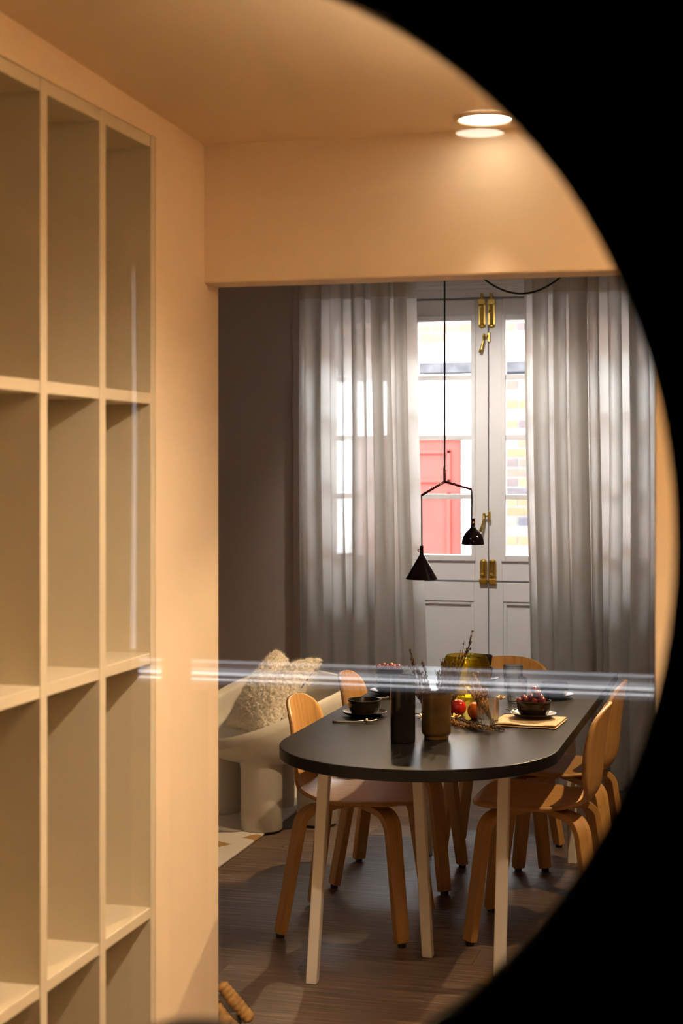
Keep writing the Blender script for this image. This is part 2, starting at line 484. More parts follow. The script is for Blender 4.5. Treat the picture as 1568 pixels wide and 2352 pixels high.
# ------------------------------------------------------------------ windows: four leaves of glazed casement doors
Y_D = 8.12
LW = .44; XM = -1.411
def door_leaf(idx, xl):
    xr = xl+LW; y0, y1 = Y_D, Y_D+.045
    g = .0025
    zg0, zg1 = 1.096, 2.292; gx0, gx1 = xl+.072, xr-.088
    if xl > XM-.01: gx0, gx1 = xl+.088, xr-.072
    m = MB()
    zs, zt = .966, 2.402
    for (a, b, c, d) in ((xl+g, gx0-.018, zs, zt), (gx1+.018, xr-g, zs, zt), (gx0-.018, gx1+.018, zs, zg0-.03), (gx0-.018, gx1+.018, zg1+.03, zt)):
        m.box(a, b, y0, y1, c, d)
    # lower leaf stiles and rails
    for (a, b, c, d) in ((xl+g, xl+.075, .02, .958), (xr-.075, xr-g, .02, .958), (xl+.075, xr-.075, .86, .958), (xl+.075, xr-.075, .02, .16)):
        m.box(a, b, y0, y1, c, d)
    o = struct(m.build('door_%d' % idx, 'white_joinery', bevel=.003), 'white glazed door leaf behind the curtains')
    m = MB()
    for (a, b, c, d) in ((gx0-.022, gx0, zg0-.03, zg1+.03), (gx1, gx1+.022, zg0-.03, zg1+.03), (gx0, gx1, zg0-.03, zg0), (gx0, gx1, zg1, zg1+.03)):
        m.box(a, b, y0-.014, y1-.004, c, d)
    m.build('glazing_frame', 'white_joinery', o, bevel=.003)
    for zz in (2.004, 1.697, 1.394):
        MB().box(gx0, gx1, y0+.002, y1-.008, zz-.013, zz+.013).build('muntin', 'white_joinery', o, bevel=.003)
    zz = [zg0, 1.394, 1.697, 2.004, zg1]
    for i in range(4):
        MB().box(gx0+.002, gx1-.002, y0+.020, y0+.024, zz[i]+(.013 if i else .002), zz[i+1]-(.013 if i < 3 else .002)).build('pane', 'pane_glass', o)
    MB().box(xl+.073, xr-.073, y0+.018, y0+.03, .158, .862).build('lower_panel', 'white_joinery', o)
    m = MB(); a, b, c, d = xl+.075, xr-.075, .16, .86
    for (p, q, r_, s_) in ((a, a+.018, c, d), (b-.018, b, c, d), (a+.018, b-.018, c, c+.018), (a+.018, b-.018, d-.018, d)):
        m.box(p, q, y0+.006, y0+.02, r_, s_)
    m.build('panel_moulding', 'white_joinery', o, bevel=.004)
    return o
leaves = [door_leaf(i+1, XM+(i-2)*LW) for i in range(4)]
# brass bolts and handles on the two middle leaves
def bolt(par, x, z0, z1, knobz, down=False):
    b = MB().box(x-.019, x+.019, Y_D-.006, Y_D+.001, z0, z1).build('bolt', 'brass', par, bevel=.003)
    b['label'] = 'brass surface bolt'
    m = MB().tube([(x-.001, Y_D-.012, z0+.008), (x-.001, Y_D-.012, z1+(.03 if not down else -.0))], .008, 12)
    m.box(x+.012, x+.018, Y_D-.014, Y_D-.005, z0+.006, z1-.006).box(x-.018, x-.013, Y_D-.012, Y_D-.005, z0+.006, z1-.006)
    m.build('rod', 'brass', b, smooth=False)
    MB().box(x-.020, x+.020, Y_D-.022, Y_D-.004, (z1-.03) if not down else z0+.004, z1 if not down else z0+.034).build('guide', 'brass', b, bevel=.004)
    MB().ball((x-.004, Y_D-.026, knobz), .012, 12, 8, (1, .9, .8)).build('knob', 'brass', b, smooth=True)
    MB().ball((x, Y_D-.010, z0 if not down else z1), .018, 12, 8, (1, .6, .7)).build('end_stop', 'brass', b, smooth=True)
bolt(leaves[1], -1.442, 2.265, 2.402, 2.365); bolt(leaves[2], -1.393, 2.265, 2.402, 2.335)
bolt(leaves[1], -1.435, .945, 1.065, 1.00, True); bolt(leaves[2], -1.388, .945, 1.065, 1.00, True)
def handle(par, x, z):
    h = MB().tube([(x+.02, Y_D-.03, z+.006), (x-.008, Y_D-.03, z+.002)], .006, 10).build('handle', 'brass', par, smooth=True)
    h['label'] = 'brass drop handle'
    MB().tube([(x-.006, Y_D-.032, z+.012), (x-.008, Y_D-.034, z-.02), (x-.016, Y_D-.036, z-.055), (x-.024, Y_D-.037, z-.078)], [.006, .0055, .008, .0095], 10).build('lever', 'brass', h, smooth=True)
    MB().ball((x-.006, Y_D-.032, z+.012), .008).build('lever_cap', 'brass', h, smooth=True)
    MB().box(x+.014, x+.025, Y_D-.032, Y_D+.001, z-.022, z+.026).build('back_plate', 'brass', h, bevel=.003)
handle(leaves[1], -1.424, 2.205); handle(leaves[1], -1.422, 1.295)
# frieze above the leaves
m = MB().box(XA, XB, Y_D-.005, Y_D+.05, 2.412, 2.56).box(XA, XB, Y_D-.03, Y_D, 2.455, 2.475).box(XA, XB, Y_D-.05, Y_D, 2.475, 2.50).box(XA, XB, Y_D-.08, Y_D, 2.505, 2.56)
struct(m.build('trim_5', 'white_joinery', bevel=.003), 'white frieze moulding above the glazed doors')
m = MB().box(XA, XM-2*LW, Y_D, Y_D+.06, 0, 2.56).box(XM+2*LW, XB, Y_D, Y_D+.06, 0, 2.56).box(XA, XB, Y_D, Y_D+.06, 0, .02)
m.box(XM-.02, XM+.02, Y_D+.046, Y_D+.056, .02, 2.405).box(XA, XB, Y_D+.046, Y_D+.056, .95, .975).box(XM-LW-.015, XM-LW+.015, Y_D+.046, Y_D+.056, .02, 2.405).box(XM+LW-.015, XM+LW+.015, Y_D+.046, Y_D+.056, .02, 2.405).box(XA, XB, Y_D+.046, Y_D+.056, 2.39, 2.42)
struct(m.build('trim_6', 'white_joinery'), 'white door frame')

# ------------------------------------------------------------------ outside: street and the house opposite
YF = 12.6
struct(MB().box(-12, 8, 8.3, YF+1, -.45, -.30).build('ground', 'asphalt'), 'street outside the window')
fac = struct(MB().box(-8, 6, YF, YF+.3, -.3, 4.6).build('wall_facade', 'brick_far'), 'brick house front across the street')
mor = MB().box(-2.2, -.35, YF-.03, YF, .75, 2.29).box(-3.45, -.35, YF-.03, YF, 2.53, 2.78).build('mortar_bed', 'mortar', fac)
bm_full = None
def brick_at(x0, x1, z):
    global bm_full
    L = x1-x0
    if L < .04: return
    if abs(L-.215) < 1e-4 and bm_full: o = bpy.data.objects.new('brick', bm_full); C.objects.link(o); o.parent = fac
    else:
        o = MB().box(-L/2, L/2, -.045, 0, -.0325, .0325).build('brick', 'brick_face', fac)
        if abs(L-.215) < 1e-4: bm_full = o.data
    o.location = ((x0+x1)/2, YF+.002, z)
def brick_region(xa, xb, za, zb):
    r = 0; z = za+.0325
    while z < zb-.02:
        x = xa-(.11 if r % 2 else 0)
        while x < xb:
            brick_at(max(x, xa), min(x+.215, xb), z); x += .227
        z += .0765; r += 1
brick_region(-2.17, -.36, .78, 2.35)
brick_region(-3.44, -.36, 2.54, 2.76)
st = MB().box(-3.5, -.3, YF-.06, YF, 2.37, 2.535).build('stone_band', 'exterior_stone', fac)
MB().box(-3.5, -.3, YF-.10, YF, 2.29, 2.365).build('ledge', 'ledge_grey', fac)
od = MB().box(-3.42, -3.30, YF-.05, YF, -.3, 2.28).box(-2.395, -2.20, YF-.05, YF, -.3, 2.28).box(-3.3, -2.395, YF-.04, YF, 1.765, 2.28).build('door_5', 'exterior_render')
struct(od, 'white door surround across the street')
rd = MB().box(-3.3, -2.397, YF-.012, YF, -.3, 1.762).build('door_leaf', 'red_door', od); rd['label'] = 'red panelled street door'
for (a, b, c, d) in ((-3.2, -2.9, 1.42, 1.68), (-2.80, -2.49, 1.42, 1.68), (-3.2, -2.9, .75, 1.34), (-2.80, -2.49, .75, 1.34), (-3.2, -2.9, 0, .66), (-2.80, -2.49, 0, .66)):
    m = MB()
    for (p, q, r_, s_) in ((a, a+.03, c, d), (b-.03, b, c, d), (a, b, c, c+.03), (a, b, d-.03, d)): m.box(p, q, YF-.035, YF-.010, r_, s_)
    m.build('door_panel', 'red_door', rd, bevel=.004)

# ------------------------------------------------------------------ shelving
sh = thing('shelving_unit', 'tall built-in beige open shelving with narrow cubbies along the wall', 'shelves', (WX, 1.3, 0))
YD0 = 3.352-1.3
DIV = [YD0-.277*k for k in range(8)]
SZ = [.010, .548, 1.112, 1.688, 2.262]
for i, yy in enumerate(DIV):
    th_ = .026 if i == 0 else .030
    MB().box(-.365, 0, yy-th_/2, yy+th_/2, 0, 2.284).build('divider', 'shelf_lacquer', sh, bevel=.0015)
for i in range(7):
    for j, z in enumerate(SZ):
        a = DIV[i+1]+.015; b = DIV[i]-(.013 if i == 0 else .015)
        if j == 4: z1 = 2.284; z0 = 2.257
        else: z1 = z+.024; z0 = z
        MB().box(-.365, -.0015, a, b, z0, z1).build('shelf', 'shelf_lacquer', sh, bevel=.0015)
MB().box(-.369, -.364, DIV[-1], DIV[0], 0, 2.284).build('back_panel', 'shelf_lacquer', sh)

# ------------------------------------------------------------------ lamps
def downlight(loc, label, glow, rad=.06, group=None):
    t = thing('downlight', label, 'ceiling lamp', loc, 0, group)
    MB().lathe([(rad*.98, -.003), (rad*.98, .001)], 40).build('diffuser', glow, t)
    MB().lathe([(rad, .001), (rad, -.006), (rad+.008, -.007), (rad+.011, -.001), (rad+.011, .001)], 40).build('trim_ring', 'ceiling_paint', t, smooth=True)
    return t
# visible downlight by the lintel, another over the hall out of view
y1_ = 3.566
downlight((-.627, y1_, zc(y1_)-.002), 'round glowing recessed downlight in the hall ceiling near the lintel', 'downlight_glow')
spot('downlight_beam', (-.627, y1_, zc(y1_)-.02), (-.68, 3.72, 0), 20, 36, .8, .05)
y2_ = 2.74
downlight((-.22, y2_, zc(y2_)-.002), 'round recessed downlight in the hall ceiling facing the shelves', 'downlight_glow')
spot('downlight_beam', (-.22, y2_, zc(y2_)-.02), (-1.34, y2_+.36, .10), 105, 96, 1.0, .04)
def add_fill_uplight(loc, label, e):  # unseen uplight added to raise the ambient light in the hall
    t = thing('fill_uplight', label, 'added fill lamp', loc)
    MB().box(.0, .02, -.05, .05, -.08, .08).build('back_plate', 'lamp_metal', t, bevel=.003)
    MB().lathe([(.03, -.09), (.055, .09), (.052, .09), (.028, -.085), (.001, -.085)], 32, (-.06, 0, 0)).build('shade', 'lamp_metal', t, smooth=True)
    MB().lathe([(.001, .05), (.045, .05)], 24, (-.06, 0, 0)).build('bulb_disc', 'spot_glow', t)
    spot('fill_beam', (loc[0]-.06, loc[1], loc[2]+.1), (loc[0]-.32, loc[1]+.16, 4), e, 128, .7, .05)
add_fill_uplight((.70, 2.28, 1.56), 'unseen uplight added to fill the hall with warm light', 430)
# disc added behind the viewer to imitate the downlight's ghost in the glass
VY = Y_PART+.027
ghost_lamp = downlight((-.664, 2*VY-3.70, 2.33), 'round cream glowing disc added behind the viewer for the downlight ghost', 'ghost_glow', .058)
MB().tube([(0, 0, 0), (0, 0, .175)], .012, 12).build('stem', 'lamp_metal', ghost_lamp)
# unseen glow strips added behind the viewer to mirror as streaks in the glass
YT = 2*VY-3.3
def streak_rows(x0, x1, label):
    t = thing('streak_source', label, 'lamp', ((x0+x1)/2, YT, 0), 0, 'glow strips added behind the viewer')
    L = (x1-x0)/2
    for zz, r, mt in ((1.1285, .0028, 'streak_glow_soft'), (1.1185, .0024, 'streak_glow_dim'), (1.1115, .0026, 'streak_glow_soft'), (1.1030, .0030, 'streak_glow'), (1.0955, .0028, 'streak_glow_dim'), (1.0905, .0017, 'streak_glow'), (1.0835, .0035, 'streak_glow_dim')):
        MB().box(-L, L, .020, .024, zz-r, zz+r).build('streak_strip', mt, t)
    MB().box(-L, L, .0, .02, 1.066, 1.133).build('housing', 'lamp_metal', t)
    for s in (-1, 1): MB().box(s*L*.9-.012, s*L*.9+.012, .0, .02, 0, 1.066).build('leg', 'lamp_metal', t)
streak_rows(-1.342, -1.290, 'short row of white glow strips added for the glass streaks'); streak_rows(-1.220, -.235, 'long row of white glow strips added for the glass streaks')
t = thing('streak_source', 'slim upright white glow strip added for the vertical glass streak', 'lamp', (-1.360, YT+.01, 0))
MB().tube([(0, 0, 1.15), (.003, 0, 1.6), (0, 0, 1.98)], [.006, .0045, .001], 8).build('streak_strip', 'streak_glow_soft', t, smooth=True)
MB().tube([(0, 0, .02), (0, 0, 1.15)], .006, 8).build('pole', 'lamp_metal', t); MB().lathe([(.013, 0), (.013, .02), (.006, .03)], 20).build('base', 'lamp_metal', t)
# spotlights by the window in the dining room
def spotlight(loc, target, e, lab, size=60, r=.02, col=AMBER):
    t = thing('ceiling_spotlight', lab, 'spotlight', loc, 0, 'ceiling spotlights in the dining room')
    MB().lathe([(.035, .0), (.035, .012), (.012, .016), (.012, .06)], 20).build('canopy', 'lamp_metal', t)
    d = (Vector(target)-Vector(loc)).normalized()
    b = Vector((0, 0, -.05))
    MB().tube([b-d*.05, b+d*.04], .03, 20).build('barrel', 'lamp_metal', t)
    MB().tube([b+d*.0405, b+d*.042], .026, 20).build('lens', 'spot_glow', t)
    p = Vector(loc)+b+d*.05
    spot('spotlight_beam', tuple(p), target, e, size, .35 if size < 75 else .8, r, col)
ZS = Z_DC-.06
spotlight((-.45, 7.25, ZS), (-1.05, 4.75, .74), 430, 'ceiling spotlight beside the right curtain', 36)
spotlight((-1.75, 7.30, ZS), (-1.00, 4.70, .74), 65, 'ceiling spotlight beside the left curtain', 36)
spotlight((.30, 5.2, ZS), (-.75, 5.6, .6), 90, 'ceiling spotlight by the right dining wall', 70)
spotlight((-.9, 6.2, ZS), (-2.15, 6.6, .45), 110, 'ceiling spotlight above the table aimed at the armchair', 50)
FILL_WHITE = (1.0, .92, .83)
spotlight((-1.42, 6.75, ZS), (-1.42, 8.1, 1.25), 58, 'added ceiling spotlight washing the glazed doors with fill light', 80, .04, FILL_WHITE)  # unseen spotlight added as fill for the backlit doors and curtains

# portal in the window opening so daylight is sampled well
pl = bpy.data.lights.new('window_portal', 'AREA'); pl.shape = 'RECTANGLE'; pl.size = XB-XA; pl.size_y = 2.5
pl.cycles.is_portal = True
po = bpy.data.objects.new('window_portal', pl); C.objects.link(po); po.location = ((XA+XB)/2, 8.28, 1.27); po.rotation_euler = (-PI/2, 0, 0)

# ------------------------------------------------------------------ curtains
def curtain(xl0, xr0, xl1, xr1, seed, label, edge):
    """xl0..xr0 at the top, xl1..xr1 at the hem"""
    rnd = random.Random(seed)
    ztop, zbot, zh = 2.468, .012, 2.385
    ph = []; p = rnd.random()*6; wl = []
    NX = 420; W = (xr0-xl0)
    cells = []; s = 0
    while s < 1.02:
        w = rnd.uniform(.060, .120)/W; cells.append((s, w*(1.25 if rnd.random() < .2 else 1), rnd.uniform(.5, 1.35))); s += cells[-1][1]
    def fold(u):
        for (a, w, k) in cells:
            if u <= a+w:
                q = (u-a)/w; return q, k, a, w
        return 1, 1, cells[-1][0], cells[-1][1]
    t = thing('curtain', label, 'curtain', ((xl0+xr0)/2, 7.76, 0), 0, 'linen curtains at the glazed doors')
    def grid(za, zb, nz, name, mat):
        m = MB(); nx = NX
        for j in range(nz+1):
            z = za+(zb-za)*j/nz; h = (z-zbot)/(ztop-zbot)
            for i in range(nx+1):
                u = i/nx; q, k, a, w = fold(u)
                xx0 = xl0+(xr0-xl0)*u; xx1 = xl1+(xr1-xl1)*u
                x = xx1+(xx0-xx1)*h**.8
                amp = .060*k*(1-.15*h)
                lo = math.sin(2*PI*q)
                y = amp*lo+.012*math.sin(3.1*u*9+z*1.7+seed)*(1-h)
                x += -.029*min(k, 1.1)*math.sin(4*PI*q)+.010*math.sin(z*2.3+a*40)*(1-h)
                m.v.append((x-(xl0+xr0)/2, y, z))
        acc = [0]
        for i in range(nx):
            A = Vector(m.v[i]); B = Vector(m.v[i+1]); acc.append(acc[-1]+(B-A).length)
        for j in range(nz):
            for i in range(nx):
                fi = len(m.f); b = j*(nx+1)+i
                m.f.append((b, b+1, b+nx+2, b+nx+1))
                z0 = za+(zb-za)*j/nz; z1 = za+(zb-za)*(j+1)/nz
                m.uv[fi] = [(acc[i], z0), (acc[i+1], z0), (acc[i+1], z1), (acc[i], z1)]
        return m.build(name, mat, t, smooth=True)
    grid(zbot, zh, 22, 'cloth', 'linen_sheer'); grid(zh, ztop, 3, 'heading', 'linen_heading')
    return t
curtain(-2.298, -1.735, -2.300, -1.670, 3, 'sheer beige linen curtain gathered beside the taupe wall', 0)
curtain(-1.163, -.545, -1.125, -.53, 11, 'sheer beige linen curtain hanging behind the right-hand chairs', 0)
tr = MB().box(-2.33, -.51, 7.735, 7.785, 2.474, 2.50).build('curtain_track', 'white_joinery'); tag(tr, 'white curtain track above the linen curtains', 'curtain track')
MB().box(-2.33, -.51, 7.742, 7.778, 2.50, Z_DC).build('track_bracket', 'white_joinery', tr)

# ------------------------------------------------------------------ rug
rg = MB().box(-3.30, -2.07, 5.70, 7.55, .0005, .012).build('rug', 'rug_wool', bevel=.004); tag(rg, 'cream and ochre patchwork rug under the armchair', 'rug')

# ------------------------------------------------------------------ armchair
def armchair(loc, rz):
    t = thing('armchair', 'chunky pale grey moulded armchair with thick cylindrical legs', 'armchair', loc, rz)
    # local +x is the open front
    K = 72
    AX, AY = .33, .40
    def rim(w):
        c = (1+math.cos(w))/2
        return .610-.235*c**1.7
    m = MB()
    rows = []
    def ring(fx, zf):
        r = []
        for k in range(K):
            w = 2*PI*k/K
            e = abs(math.cos(w))**2.6+abs(math.sin(w))**2.6
            rr = 1/e**(1/2.6)
            r.append((AX*fx*rr*math.cos(w), AY*fx*rr*math.sin(w), zf(w)))
        rows.append(r)
    ring(.02, lambda w: .275); ring(.55, lambda w: .275); ring(.78, lambda w: .285); ring(.90, lambda w: .315)
    ring(.965, lambda w: .315+(rim(w)-.315)*.22); ring(.99, lambda w: .315+(rim(w)-.315)*.50)
    ring(1.005, lambda w: rim(w)-.045); ring(1.0, lambda w: rim(w)-.012); ring(.975, lambda w: rim(w)-.001); ring(.94, lambda w: rim(w)-.004)
    ring(.905, lambda w: rim(w)-.03); ring(.885, lambda w: .345+(rim(w)-.345)*.6); ring(.85, lambda w: .345+(rim(w)-.345)*.25)
    ring(.75, lambda w: .345); ring(.4, lambda w: .338); ring(.02, lambda w: .336)
    for r in rows: m.v += r
    for i in range(len(rows)-1):
        for k in range(K):
            m.f.append((i*K+k, i*K+(k+1) % K, (i+1)*K+(k+1) % K, (i+1)*K+k))
    m.f.append(tuple(reversed(range(K)))); m.f.append(tuple((len(rows)-1)*K+k for k in range(K)))
    m.build('seat_shell', 'armchair_plastic', t, smooth=True)
    for sx, sy in ((.135, -.20), (.135, .20), (-.135, .20), (-.135, -.20)):
        MB().lathe([(.086, .0), (.0885, .004), (.0885, .25), (.095, .29), (.115, .325), (.13, .335)], 40, (sx, sy, 0)).build('leg', 'armchair_plastic', t, smooth=False)
    for c in t.children: shade_auto(c, 50)
    return t
armchair((-2.150, 6.755, .012), math.atan2(-.70, -.71))

def pillow(loc, rot, size, label):
    n_ = 90; m = MB()
    def P(u, v, s):
        ed = (1-u*u)*(1-v*v)
        th_ = .085*max(ed, 0)**.42
        # pulled-in sides, pointed corners, chopped top edge
        x = u*(1-.07*(1-u*u)*0-.10*(1-v*v)*abs(u)); y = v*(1-.09*(1-u*u)*abs(v))
        if v > 0: y -= .36*math.exp(-((u-.05)/.36)**2)*v**2
        th_ *= 1-.45*math.exp(-(u/.3)**2)*max(v, 0)
        p = Vector((x*size/2, s*th_, y*size/2))
        nz = noise.noise(p*70)*.004+noise.noise(p*160)*.003
        p += Vector((nz*.6, s*nz*1.4, nz*.8))
        return p
    for s in (-1, 1):
        b = len(m.v)
        for j in range(n_+1):
            for i in range(n_+1):
                m.v.append(tuple(P(-1+2*i/n_, -1+2*j/n_, s)))
        for j in range(n_):
            for i in range(n_):
                q = (b+j*(n_+1)+i, b+j*(n_+1)+i+1, b+(j+1)*(n_+1)+i+1, b+(j+1)*(n_+1)+i)
                m.f.append(q if s < 0 else tuple(reversed(q)))
    o = m.build('cushion', 'boucle', None, smooth=True); o.location = loc; o.rotation_euler = rot
    tag(o, label, 'cushion')
    ps = o.modifiers.new('fuzz', 'PARTICLE_SYSTEM'); st = ps.particle_system.settings
    st.type = 'HAIR'; st.count = 14000; st.hair_length = .004; st.use_advanced_hair = True
    st.factor_random = .002; st.brownian_factor = .002; st.root_radius = .35; st.tip_radius = .1; st.radius_scale = .003; st.hair_step = 3
    return o
pillow((-2.12, 6.72, .555), (math.radians(-38), 0, math.radians(-44.6)), .42, 'fluffy cream cushion with a chopped top leaning in the armchair')

# ------------------------------------------------------------------ dining table
TX0, TX1, TYC, TYF = -1.427, -.604, 4.650, 6.470
tcx = (TX0+TX1)/2
tb = thing('dining_table', 'long dark table with a rounded end and slim white legs', 'table', (tcx, 5.35, 0))
R = (TX1-TX0)/2
poly = [(R*math.cos(PI+PI*k/64), TYC-5.35+R*1.0*math.sin(PI+PI*k/64)) for k in range(65)] + [(R, TYF-5.35), (-R, TYF-5.35)]
MB().prism(poly, .697, .731).build('tabletop', 'table_black', tb, bevel=.003)
def tleg(top, foot, w0=.034, w1=.034):
    tx, ty = top[0]-tcx, top[1]-5.35; fx, fy = foot[0]-tcx, foot[1]-5.35
    m = MB()
    for (x, y, z, w) in ((fx, fy, 0, w1), (tx, ty, .6965, w0)):
        m.v += [(x-w/2, y-w/2, z), (x+w/2, y-w/2, z), (x+w/2, y+w/2, z), (x-w/2, y+w/2, z)]
    m.f = [(3, 2, 1, 0), (4, 5, 6, 7), (0, 1, 5, 4), (1, 2, 6, 5), (2, 3, 7, 6), (3, 0, 4, 7)]
    m.build('leg', 'table_white', tb, bevel=.004)
tleg((-1.300, 4.650), (-1.341, 4.645)); tleg((-1.098, 4.985), (-1.060, 4.990)); tleg((-.775, 4.74), (-.790, 4.735))
tleg((-1.325, 6.30), (-1.34, 6.31)); tleg((-.957, 5.64), (-.957, 5.64)); tleg((-.770, 6.29), (-.765, 6.31))
MB().box(-R+.09, R-.09, 4.72-5.35, 6.22-5.35, .679, .6965).build('under_frame', 'table_white', tb)

# ------------------------------------------------------------------ dining chairs
def make_chair():
    t = thing('dining_chair', '', 'chair')
    # profile from seat front (t=0) to top of back (t=1); local +x = front
    ctrl = [(.205, .440), (.165, .447), (.10, .448), (.02, .443), (-.07, .440), (-.135, .445), (-.178, .462), (-.200, .495), (-.209, .54), (-.214, .60), (-.221, .66), (-.229, .715), (-.240, .770)]
    def cr(P, s):
        k = min(int(s), len(P)-2); f = s-k
        p0, p1, p2, p3 = P[max(k-1, 0)], P[k], P[k+1], P[min(k+2, len(P)-1)]
        return tuple(.5*((2*b)+(-a+c)*f+(2*a-5*b+4*c-d)*f*f+(-a+3*b-3*c+d)*f**3) for a, b, c, d in zip(p0, p1, p2, p3))
    pts = []; M = 12*14
    for i in range(M+1): pts.append(cr(ctrl, 12*i/M))
    S = [0]
    for i in range(M): S.append(S[-1]+math.hypot(pts[i+1][0]-pts[i][0], pts[i+1][1]-pts[i][1]))
    TOT = S[-1]
    wk = [(0, .222), (.12, .226), (.24, .218), (.34, .190), (.40, .152), (.44, .138), (.49, .148), (.56, .172), (.66, .186), (.75, .184), (.86, .165), (.95, .140), (TOT, .130)]
    wk = [(s/.79*TOT if s < TOT and s <= .79 else s, w) for s, w in [(0, .222), (.10, .226), (.20, .220), (.28, .200), (.345, .165), (.39, .146), (.435, .146), (.48, .160), (.55, .180), (.62, .186), (.69, .180), (.79, .160)]]
    def width(s):
        for (a, wa), (b, wb) in zip(wk, wk[1:]):
            if s <= b:
                f = (s-a)/(b-a); f = f*f*(3-2*f); w = wa+(wb-wa)*f; break
        else: w = wk[-1][1]
        rf = .13
        if s < rf: w *= (1-(1-s/rf)**3.2)**(1/2.3) if s > 0 else 0
        rt = .13
        if s > TOT-rf: q = (s-(TOT-rt))/rt; w *= max(0, 1-q**2.6)**(1/2.4)
        return max(w, .012)
    def shell(s0, s1, name):
        m = MB(); NS, NW = 44, 18; rows = []
        for i in range(NS+1):
            f = i/NS
            if name == 'seat': f = f**1.5
            else: f = 1-(1-f)**1.5
            s = s0+(s1-s0)*f
            k = max(j for j in range(M+1) if S[j] <= s+1e-9); k = min(k, M-1)
            g = (s-S[k])/(S[k+1]-S[k]); x = pts[k][0]+(pts[k+1][0]-pts[k][0])*g; z = pts[k][1]+(pts[k+1][1]-pts[k][1])*g
            dx, dz = pts[k+1][0]-pts[k][0], pts[k+1][1]-pts[k][1]; l = math.hypot(dx, dz); nx, nz = dz/l, -dx/l   # normal toward sitter
            w = width(s); sm = min(max((s-.30)/.16, 0), 1)
            cup = .30*(1-sm)+1.15*sm
            row = []
            for j in range(NW+1):
                y = w*(-1+2*j/NW)
                o_ = cup*y*y
                wf = -.35*max(0, y*y-.03)*(1-sm)
                row.append((x+nx*(o_+wf), y, z+nz*(o_+wf), s))
            rows.append(row)
        for r in rows: m.v += [p[:3] for p in r]
        n1 = NW+1
        for i in range(NS):
            for j in range(NW):
                fi = len(m.f); q = [(i, j), (i+1, j), (i+1, j+1), (i, j+1)]
                m.f.append(tuple(a*n1+b for a, b in q))
                m.uv[fi] = [(rows[a][b][1], rows[a][b][3]) for a, b in q]
        o = m.build(name, 'oak_veneer', t, smooth=True)
        o.data.materials.append(MATS['oak_edge'])
        so = o.modifiers.new('ply', 'SOLIDIFY'); so.thickness = .012; so.offset = 0; so.use_rim = True; so.material_offset_rim = 1
        return o
    cut = .40
    shell(0, cut, 'seat'); shell(cut, TOT, 'backrest')
    for (fx, fy) in ((.195, -.205), (.195, .205), (-.215, .205), (-.215, -.205)):
        d = Vector((fx, fy, 0)); Ld = d.length; d.normalize(); side = Vector((-d.y, d.x, 0))
        pts_ = [(.035, .420), (.09, .418), (.14, .414)]
        cx_, cz_, rr = .160, .345, .068
        for k in range(1, 9):
            a = PI/2-(PI/2-.09)*k/8
            pts_.append((cx_+rr*math.cos(a)*1.0, cz_+rr*math.sin(a)))
        x_e, z_e = pts_[-1]
        for k in range(1, 7): pts_.append((x_e+(Ld-x_e)*k/6, z_e+(.012-z_e)*k/6))
        P3 = []; fr = []; W = []; Hh = []
        for i, (s, z) in enumerate(pts_):
            a = pts_[max(i-1, 0)]; b = pts_[min(i+1, len(pts_)-1)]
            tx, tz = b[0]-a[0], b[1]-a[1]; l = math.hypot(tx, tz)
            nrm = d*(-tz/l)+Vector((0, 0, tx/l))
            P3.append(d*s+Vector((-.005, 0, z))); fr.append((side, nrm))
            f = i/(len(pts_)-1); W.append(.058-.012*max(0, f-.4)/.6); Hh.append(.022+.006*f)
        m = MB().sweep(P3, fr, W, Hh)
        lg = m.build('leg', 'oak_leg', t, bevel=.003)
        MB().lathe([(.014, 0), (.014, .0125)], 14, (P3[-1].x, P3[-1].y, 0)).build('foot_pad', 'rubber', lg)
    MB().box(-.09, .08, -.09, .09, .428, .436).build('mount_plate', 'rubber', t)
    return t
CH = make_chair()
CG = 'oak plywood chairs around the table'
spots_ = [
    ((-1.352, 5.270), 0.0, 'bent oak dining chair at the table beside the tall black vase, back toward the armchair'),
    ((-1.352, 5.925), 0.03, 'bent oak dining chair between the armchair and the stacked bowls of grapes'),
    ((-.765, 5.350), PI, 'bent oak dining chair by the folded napkin, next to the rounded table end'),
    ((-.765, 5.930), PI-.02, 'bent oak dining chair on the napkin side, close to the right curtain'),
    ((-1.055, 6.345), -PI/2, 'bent oak dining chair at the square table end in front of the glazed doors')]
for i, ((x, y), a, lab) in enumerate(spots_):
    o = CH if i == 0 else copy_tree(CH)
    o.location = (x, y, 0); o.rotation_euler = (0, 0, a); tag(o, lab, 'chair', CG)

